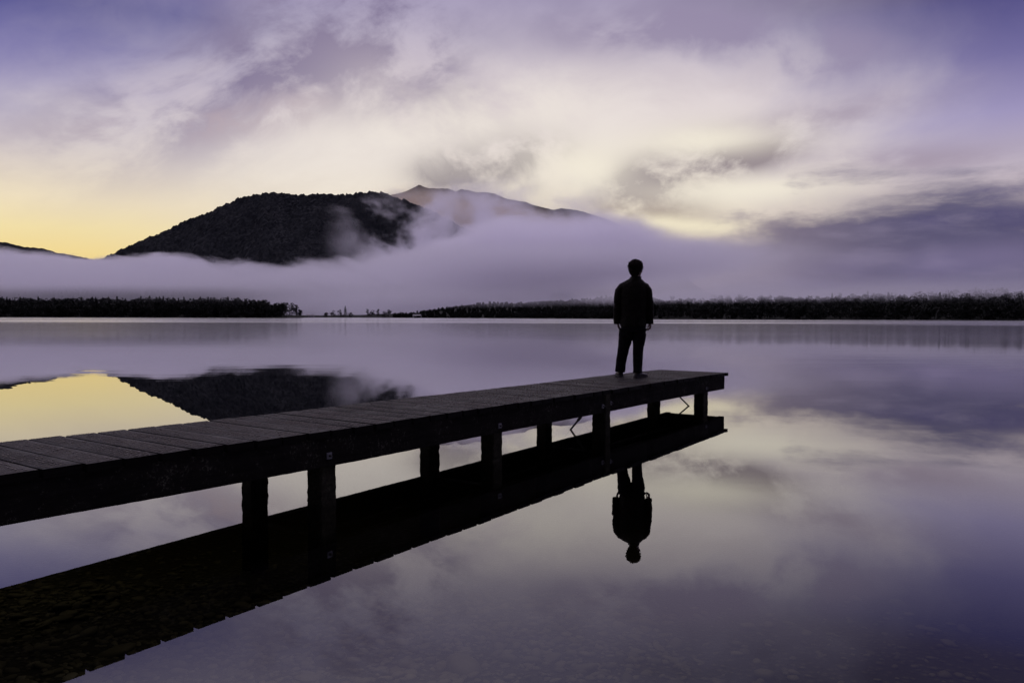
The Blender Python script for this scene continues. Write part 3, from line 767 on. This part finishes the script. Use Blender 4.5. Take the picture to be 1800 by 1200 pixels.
def post(s0, s1, x0, x1, zt, zb=-1.1):
    bm = bmesh.new(); n = 46; rings = []
    for k in range(n + 1):
        z = zb + (zt - zb)*k/n
        j = lambda: random.gauss(0, 0.0032)
        c = 0.012
        pts = [(x0, s0 + c), (x0 + c, s0), (x1 - c, s0), (x1, s0 + c), (x1, s1 - c), (x1 - c, s1), (x0 + c, s1), (x0, s1 - c)]
        rings.append([bm.verts.new((x + j(), y + j(), z)) for x, y in pts])
    for a, b in zip(rings, rings[1:]):
        for i in range(8): bm.faces.new((a[i], a[(i+1) % 8], b[(i+1) % 8], b[i]))
    bm.faces.new(list(reversed(rings[0]))); bm.faces.new(rings[-1])
    return bm_obj('post', bm, M_post, jetty)
BENT = [0.845, 4.34, 6.66, 8.91, 11.95, 14.2, 16.5, 18.8]
for q, s0 in enumerate(BENT):
    w_ = 0.215 if q == 0 else 0.165
    if q == 1:  # this pile stands in front of the spliced beams, up to the planks
        post(s0 + 0.01, s0 + 0.155, -0.004, 0.185, deck_z(s0) - 0.056)
    else:
        post(s0, s0 + w_, 0.030, 0.192, deck_z(s0) - 0.07)
    post(s0 + 0.0, s0 + w_, 0.868, 1.02, deck_z(s0) - 0.07)
    bm = bmesh.new(); rough_bar(bm, 0.20, 0.86, s0 + 0.03, s0 + 0.13, deck_z(s0) - 0.30, deck_z(s0) - 0.212, 5, 0.002); bm_obj('cross_beam', bm, M_beam, jetty)
# bracing rods inside the two outer frames
def rod(name, p, q, r, mat):
    p, q = Vector(p), Vector(q); bm = bmesh.new()
    bmesh.ops.create_cone(bm, cap_ends=True, segments=10, radius1=r, radius2=r, depth=(q - p).length)
    bmesh.ops.transform(bm, matrix=Matrix.Translation((p + q)/2) @ (q - p).to_track_quat('Z', 'Y').to_matrix().to_4x4(), verts=bm.verts)
    return bm_obj(name, bm, mat, jetty)
def brace_line(s, a, b, xlo, xhi):
    (xa, za), (xb, zb) = a, b
    f = lambda x: za + (zb - za)*(x - xa)/(xb - xa)
    return (xlo, s, f(xlo)), (xhi, s, f(xhi))
p_, q_ = brace_line(4.42, (0.397, 0.169), (0.5746, -0.038), 0.19, 0.86)
b3 = rod('brace_rod', p_, q_, 0.0125, M_iron)
p_, q_ = brace_line(0.95, (0.4837, 0.144), (0.243, -0.067), 0.19, 0.86)
b4 = rod('brace_rod', p_, q_, 0.0125, M_iron)
# turnbuckle sleeve on the inner rod
def along(p, q, x): return tuple(Vector(p).lerp(Vector(q), (x - p[0])/(q[0] - p[0])))
p3, q3 = brace_line(4.42, (0.397, 0.169), (0.5746, -0.038), 0.19, 0.86)
rod('turnbuckle', along(p3, q3, 0.385), along(p3, q3, 0.43), 0.020, M_iron)
# square bolt washers on the beam and their bolts
def washer(s, z, size, x=0.0, tilt=0.0):
    bm = bmesh.new(); h = size/2
    c = [(-h, -h), (h, -h), (h, h), (-h, h)]
    ct, st = math.cos(tilt), math.sin(tilt)
    c = [(a*ct - b*st, a*st + b*ct) for a, b in c]
    fr = [bm.verts.new((x, s + a, z + b)) for a, b in c]; bk_ = [bm.verts.new((x + 0.012, s + a, z + b)) for a, b in c]
    bm.faces.new(fr); bm.faces.new(list(reversed(bk_)))
    for i in range(4): bm.faces.new((fr[i], bk_[i], bk_[(i+1) % 4], fr[(i+1) % 4]))
    bmesh.ops.recalc_face_normals(bm, faces=bm.faces)
    o = bm_obj('bolt_washer', bm, M_plate, jetty)
    bm = bmesh.new()
    bmesh.ops.create_cone(bm, cap_ends=True, segments=6, radius1=size*0.20, radius2=size*0.20, depth=0.03)
    bmesh.ops.transform(bm, matrix=Matrix.Translation((x - 0.008, s, z)) @ Matrix.Rotation(R(90), 4, 'Y'), verts=bm.verts)
    bm_obj('bolt', bm, M_iron, o)
washer(9.006, 0.385, 0.050, 0.004)
washer(6.742, 0.359, 0.050, 0.004)
washer(4.535, 0.352, 0.048, 0.002, 0.2)
washer(4.315, 0.372, 0.044, 0.004, 0.5)
washer(0.97, 0.31, 0.042, 0.004, 0.1)

# ---------------------------------------------------------------- the man
def ring_tube(rings, seg=20):
    """rings: (centre, rx, ry, tilt matrix or None) -> verts, faces (closed tube)"""
    vs, fs = [], []
    for c, rx, ry, M in rings:
        for k in range(seg):
            a = 2*math.pi*k/seg
            p = Vector((rx*math.cos(a), ry*math.sin(a), 0))
            if M: p = M @ p
            vs.append(tuple(Vector(c) + p))
    n = len(rings)
    for i in range(n - 1):
        for k in range(seg):
            k2 = (k + 1) % seg
            fs.append((i*seg + k, i*seg + k2, (i+1)*seg + k2, (i+1)*seg + k))
    fs.append(tuple(reversed(range(seg)))); fs.append(tuple(range((n-1)*seg, n*seg)))
    return vs, fs
def limb(pts, seg=14):
    """pts: (x, y, z, r[, r2]) along a bending limb"""
    P = [Vector(p[:3]) for p in pts]; rings = []
    for i, p in enumerate(pts):
        d = (P[min(i+1, len(P)-1)] - P[max(i-1, 0)]).normalized()
        M = d.to_track_quat('Z', 'Y').to_matrix()
        rings.append((P[i], p[3], p[4] if len(p) > 4 else p[3], M))
    return ring_tube(rings, seg)
def ball(c, r, M=None, sub=3):
    b = bmesh.new(); bmesh.ops.create_icosphere(b, subdivisions=sub, radius=1.0)
    r = Vector(r) if not isinstance(r, (int, float)) else Vector((r, r, r))
    vs = []
    for v in b.verts:
        p = Vector((v.co.x*r.x, v.co.y*r.y, v.co.z*r.z))
        if M: p = M @ p
        vs.append(tuple(Vector(c) + p))
    fs = [tuple(v.index for v in f.verts) for f in b.faces]; b.free()
    return vs, fs
def merge(parts):
    V_, F_ = [], []
    for v, f in parts:
        b = len(V_); V_ += list(v); F_ += [tuple(i + b for i in q) for q in f]
    return V_, F_
def remeshed(name, parts, voxel, mat, parent, smooth=2, disp=None):
    V_, F_ = merge(parts)
    me = bpy.data.meshes.new(name); me.from_pydata(V_, [], F_); me.update()
    o = bpy.data.objects.new('tmp', me); COL.objects.link(o)
    m = o.modifiers.new('r', 'REMESH'); m.mode = 'VOXEL'; m.voxel_size = voxel
    if smooth:
        m = o.modifiers.new('s', 'SMOOTH'); m.factor = 0.5; m.iterations = smooth
    dg = bpy.context.evaluated_depsgraph_get()
    me2 = bpy.data.meshes.new_from_object(o.evaluated_get(dg))
    bpy.data.objects.remove(o); bpy.data.meshes.remove(me)
    me2.name = name
    if disp:
        nrm = [v.normal.copy() for v in me2.vertices]
        for v, n in zip(me2.vertices, nrm): v.co += n*disp(v.co)
    me2.polygons.foreach_set('use_smooth', [True]*len(me2.polygons))
    return link_mesh(name, me2, mat, parent)

MX, MY = 1.868, 11.96
ms = (Vector((MX, MY, 0)) - Vector((OX, OY, 0))).dot(dvec)
man = empty('person', (MX, MY, deck_z(ms) + 0.006), -math.atan2(MX, MY))
tag(man, 'man in dark jacket and trousers standing near the outer end of the jetty', 'person')
HZ = R(-32)                                        # head turned to his right
Mh = Matrix.Rotation(HZ, 3, 'Z')
HC = Vector((0.052, 0.02, 1.652))
def hp(x, y, z): return HC + Mh @ Vector((x, y, z))
LF = (-0.188, 0.085); RF = (0.088, -0.085)          # feet

def hand(wrist, dirv, palm_n, thumb_v, curl, tv=None):
    """palm, four unequal bent fingers and a side thumb; dirv = down the hand, palm_n = out of the palm, thumb_v = towards the thumb"""
    w = Vector(wrist); d = Vector(dirv).normalized(); n = Vector(palm_n).normalized(); t = Vector(thumb_v).normalized()
    out = []
    M = Matrix((t, n, d)).transposed()
    pr = []
    for u, rx, ry in ((-0.02, .027, .020), (0.0, .027, .019), (0.03, .036, .017), (0.065, .042, .016), (0.092, .041, .013)):
        pr.append((w + d*u, rx, ry, M))
    out.append(ring_tube(pr, 16))
    for i, (off, L) in enumerate(((0.030, .072), (0.010, .080), (-0.010, .075), (-0.029, .060))):
        p = w + d*0.080 + t*off; pts = [(*p, .0095)]; ang = 0
        for sg, fr in enumerate((.44, .31, .25)):
            ang += curl[sg]*(1 + 0.08*i)
            p = p + (d*math.cos(ang) + n*math.sin(ang))*(L*fr + (0.012 if sg == 0 else 0))
            pts.append((*p, .0090 - sg*0.0009))
        out.append(limb(pts, 10))
    p = w + d*0.022 + t*0.028; pts = [(*p, .0145)]
    for dv, L in (tv or ((t*0.75 + d*0.65 + n*0.25, .038), (t*0.35 + d*0.85 + n*0.45, .032), (d*0.85 + n*0.6, .026))):
        p = p + Vector(dv).normalized()*L; pts.append((*p, .0115 if len(pts) < 3 else .0095))
    out.append(limb(pts, 10))
    return out

body = []
# trunk and neck under the clothes
body.append(ring_tube([((0.005, 0, .74), .15, .11, None), ((0.008, 0, .85), .165, .125, None), ((0.015, 0, 1.0), .165, .125, None), ((.015, 0, 1.2), .175, .125, None), ((.01, 0, 1.36), .165, .11, None),
                       ((.015, 0, 1.44), .11, .08, None), ((.03, .0, 1.49), .062, .062, None), ((.042, .008, 1.56), .058, .062, None), ((.05, .015, 1.62), .055, .06, None)], 24))
# skull, jaw, nose, ears
body.append(ball(hp(0, -.012, .035), (.076, .094, .098), Mh))
body.append(ball(hp(0, .030, -.035), (.056, .062, .078), Mh))
body.append(ball(hp(0, .055, -.080), (.032, .032, .028), Mh))
body.append(limb([(*hp(0, .088, .022), .010), (*hp(0, .104, -.008), .014), (*hp(0, .098, -.020), .016)], 10))
for sx in (-1, 1):
    body.append(ball(hp(.079*sx, -.012, -.005), (.009, .020, .032), Mh, 2))
    body.append(ball(hp(.034*sx, .078, .034), (.022, .012, .007), Mh, 2))     # brow
    body.append(ball(hp(.046*sx, .058, -.022), (.022, .022, .020), Mh, 2))    # cheek
body.append(ball(hp(0, .087, -.047), (.022, .008, .0055), Mh, 2)); body.append(ball(hp(0, .086, -.058), (.020, .009, .006), Mh, 2))
# arms
body.append(limb([(-.13, 0, 1.40, .06), (-.195, .0, 1.36, .062), (-.222, -.012, 1.22, .050), (-.243, -.015, 1.07, .043), (-.249, .01, .95, .040), (-.243, .035, .83, .028)]))
body.append(limb([(.16, 0, 1.40, .06), (.215, .0, 1.36, .062), (.238, -.012, 1.22, .050), (.262, -.018, 1.07, .043), (.270, .005, .95, .040), (.268, .028, .83, .028)]))
# legs
body.append(limb([(-.07, 0, .80, .10), (-.10, .0, .62, .085), (-.130, .025, .47, .065), (-.158, .05, .30, .056), (-.185, .075, .12, .042), (LF[0], LF[1], .05, .040)]))
body.append(limb([(.085, 0, .80, .10), (.095, -.01, .62, .085), (.082, -.03, .47, .065), (.078, -.055, .30, .056), (.075, -.08, .12, .042), (RF[0], RF[1], .05, .040)]))
# hands: the left half hidden by the hem, the right one loosely curled with a gap to the thumb
body += hand((-.232, .040, .840), (.22, .12, -1), (1, -.15, .25), (.1, 1, .0), (.35, .45, .4),
             ((Vector((.2, .9, -.5)), .036), (Vector((.3, .4, -.9)), .032), (Vector((.4, 0, -1)), .026)))
body += hand((.268, .030, .838), (-.02, .02, -1), (-.95, .30, 0), (-.25, -.95, 0), (.65, 1.05, .75),
             ((Vector((-.55, -.35, -.6)), .040), (Vector((-.25, .1, -.95)), .034), (Vector((.35, .35, -.7)), .026)))
bodyo = remeshed('body', body, 0.0045, M_skin, man, 2)
# eyes
for sx in (-1, 1):
    v, f = ball(hp(.032*sx, .072, .018), .0125, None, 3); np_mesh('eye', v, f, M_eye, bodyo, True)
# spectacles
gl_parts = []
for sx in (-1, 1):
    pts = [(*hp(.034*sx + .024*math.cos(a), .100 - abs(.034*sx + .024*math.cos(a))*0.12, .014 + .019*math.sin(a)), .0018) for a in np.linspace(0, 2*math.pi, 17)]
    gl_parts.append(limb(pts, 6))
    gl_parts.append(limb([(*hp(.060*sx, .094, .020), .0022), (*hp(.082*sx, .05, .022), .0022), (*hp(.086*sx, -.01, .018), .0022), (*hp(.084*sx, -.03, .005), .0022)], 6))
gl_parts.append(limb([(*hp(-.011, .099, .018), .002), (*hp(.011, .099, .018), .002)], 6))
v, f = merge(gl_parts); np_mesh('spectacles', v, f, M_lens, man)

# hair: thick wavy cap with loose locks
hair = [ball(hp(0, -.030, .052), (.095, .098, .090), Mh), ball(hp(0, -.058, -.025), (.080, .060, .092), Mh), ball(hp(0, .035, .098), (.070, .060, .040), Mh)]
for sx in (-1, 1): hair.append(ball(hp(.072*sx, -.018, .018), (.026, .048, .060), Mh))
for i in range(230):
    a = random.uniform(0, 2*math.pi); e = random.uniform(-0.75, 1.4)
    dl = Vector((math.cos(a)*math.cos(e), math.sin(a)*math.cos(e), math.sin(e)))
    if dl.y > 0.35 and dl.z < 0.45: continue
    if dl.z < -0.2 and dl.y > -0.1: continue
    p = Vector((dl.x*.092, -.030 + dl.y*.096, .045 + dl.z*(.092 if dl.z > 0 else .13)))
    tn = Vector((random.gauss(0, 1), random.gauss(0, 1), random.gauss(-.2, .8))); tn = (tn - dl*tn.dot(dl)).normalized()
    L = random.uniform(.022, .046)
    pts = [p - dl*.01, p + dl*.010 + tn*L*.35, p + dl*.015 + tn*L*.8, p + dl*random.uniform(.006, .034) + tn*L*1.25]
    rr = random.uniform(.008, .016)
    hair.append(limb([(*hp(*q), rr*k) for q, k in zip(pts, (1, 1, .75, .3))], 7))
remeshed('hair', hair, 0.0042, M_hair, man, 1)
ho = []
for i in range(260):
    a = random.uniform(0, 2*math.pi); e = random.uniform(-.2, 1.5)
    dl = Vector((math.cos(a)*math.cos(e), math.sin(a)*math.cos(e), math.sin(e)))
    if dl.y > 0.5 and dl.z < 0.4: continue
    p = Vector((dl.x*.098, -.030 + dl.y*.102, .047 + dl.z*.095))
    tn = Vector((random.gauss(0, 1), random.gauss(0, 1), random.gauss(0, .8))); tn = (tn - dl*tn.dot(dl)).normalized()
    pts = [p - dl*.008, p + dl*.012 + tn*.01, p + dl*.018 + tn*.026, p + dl*random.uniform(.006, .024) + tn*.034]
    ho.append(limb([(*hp(*q), k) for q, k in zip(pts, (.0042, .0040, .0030, .0010))], 5))
v, f = merge(ho); np_mesh('hair_lock', v, f, M_hair, man)

# jacket
def wrinkle(sc, amp, seed):
    def f(c):
        n1 = mnoise.noise((c.x*sc + seed, c.y*sc, c.z*sc*0.9)); n2 = mnoise.noise((c.x*sc*2.3, c.y*sc*2.3 + seed, c.z*sc*3.4))
        return amp*(n1 + 0.55*n2)
    return f
jk = [ring_tube([((.006, .0, .778), .192, .150, None), ((.006, 0, .82), .196, .155, None), ((.008, 0, .90), .195, .152, None), ((.012, 0, 1.0), .194, .152, None), ((.013, 0, 1.12), .205, .158, None),
                 ((.014, 0, 1.24), .210, .160, None), ((.012, -.004, 1.33), .212, .150, None), ((.012, -.006, 1.40), .200, .128, None), ((.014, -.004, 1.442), .182, .112, None),
                 ((.020, .0, 1.485), .135, .092, None), ((.028, .003, 1.515), .094, .082, None)], 36)]
jk.append(limb([(-.10, 0, 1.40, .085), (-.165, -.003, 1.372, .078), (-.205, -.008, 1.32, .074), (-.222, -.012, 1.24, .068), (-.238, -.018, 1.15, .061), (-.245, -.02, 1.06, .057), (-.249, -.004, .96, .054), (-.246, .018, .87, .048), (-.242, .030, .828, .046)], 18))
jk.append(limb([(.12, 0, 1.40, .085), (.185, -.003, 1.372, .078), (.218, -.008, 1.32, .074), (.234, -.012, 1.24, .068), (.250, -.018, 1.15, .062), (.260, -.02, 1.06, .058), (.267, -.006, .96, .054), (.267, .014, .87, .048), (.264, .026, .826, .047)], 18))
jk.append(ring_tube([((.026, .0, 1.475), .112, .092, None), ((.034, .004, 1.505), .098, .088, None), ((.038, .006, 1.535), .087, .084, None), ((.040, .006, 1.556), .080, .078, None)], 28))
jk[0] = ([(x_*1.035, y_, z_) for x_, y_, z_ in jk[0][0]], jk[0][1])
jo = remeshed('jacket', jk, 0.0062, M_jacket, man, 3, wrinkle(13.0, 0.0060, 3.1))
# yoke seam, centre vent flap and cuffs
sm = []
sm.append(limb([(.010 + .19*math.cos(a), -.004 - .154*math.sin(a), 1.30 - .012*math.sin(a), .0035) for a in np.linspace(.25, math.pi - .25, 15)], 6))
v, f = merge(sm); np_mesh('yoke_seam', v, f, M_jacket, jo)
v, f = merge([limb([(.022, -.150, .98, .004, .012), (.024, -.157, .88, .005, .016), (.028, -.160, .785, .005, .018)], 8)]); np_mesh('vent_flap', v, f, M_jacket, jo)
for c, d in (((-.242, .029, .835), 0), ((.264, .025, .833), 0)):
    v, f = ring_tube([((c[0], c[1], c[2] - .014), .051, .052, None), ((c[0], c[1] - .002, c[2] + .022), .0525, .053, None)], 20)
    np_mesh('cuff', v, f, M_jacket, jo, True)

# trousers
tr_ = [ring_tube([((.008, 0, .70), .172, .135, None), ((.008, 0, .78), .185, .142, None), ((.008, 0, .86), .180, .140, None)], 28)]
tr_.append(limb([(-.085, 0, .74, .112, .125), (-.098, .0, .64, .108, .118), (-.114, .012, .55, .095, .104), (-.130, .025, .47, .084, .092), (-.150, .040, .36, .076, .084), (-.164, .055, .27, .073, .082), (-.178, .068, .17, .069, .080), (-.186, .074, .10, .068, .082), (-.188, .076, .072, .070, .084)], 20))
tr_.append(limb([(.100, 0, .74, .110, .125), (.104, -.006, .64, .100, .116), (.094, -.02, .55, .088, .102), (.083, -.032, .47, .079, .092), (.080, -.048, .36, .075, .086), (.079, -.058, .27, .073, .084), (.076, -.070, .17, .068, .082), (.076, -.078, .10, .068, .084), (.077, -.080, .068, .071, .087)], 20))
tr_ = [([(x_*1.03, y_, z_) for x_, y_, z_ in v_], f_) for v_, f_ in tr_]
remeshed('trousers', tr_, 0.0062, M_jean, man, 3, wrinkle(17.0, 0.0062, 8.4))
# boots
for (fx_, fy_), yaw in ((LF, R(14)), (RF, R(-38))):
    Mz = Matrix.Rotation(yaw, 3, 'Z')
    def bp_(x, y, z): return Vector((fx_, fy_, 0)) + Mz @ Vector((x, y, z))
    prt = [ring_tube([(bp_(0, -.005, .02), .043, .052, Mz), (bp_(0, -.008, .06), .044, .053, Mz), (bp_(0, -.012, .11), .047, .054, Mz), (bp_(0, -.014, .14), .048, .055, Mz)], 18)]
    prt.append(limb([(*bp_(0, -.055, .035), .036, .030), (*bp_(0, 0, .045), .042, .040), (*bp_(0, .07, .042), .045, .034), (*bp_(0, .13, .034), .048, .026), (*bp_(0, .180, .030), .043, .022), (*bp_(0, .205, .028), .024, .015)], 16))
    bo = remeshed('boot', prt, 0.0055, M_boot, man, 2)
    bm = bmesh.new(); out = []
    for z_ in (0.0, .024):
        out.append([bm.verts.new(bp_(x, y, z_)) for x, y in ((-.034, -.075), (0, -.088), (.034, -.075), (.042, -.01), (.044, .07), (.050, .135), (.044, .185), (.022, .212), (-.018, .212), (-.042, .185), (-.048, .135), (-.042, .07), (-.040, -.01))])
    n_ = len(out[0])
    for i in range(n_): bm.faces.new((out[0][i], out[0][(i+1) % n_], out[1][(i+1) % n_], out[1][i]))
    bm.faces.new(list(reversed(out[0]))); bm.faces.new(out[1])
    bmesh.ops.recalc_face_normals(bm, faces=bm.faces)
    bm_obj('sole', bm, M_sole, bo)
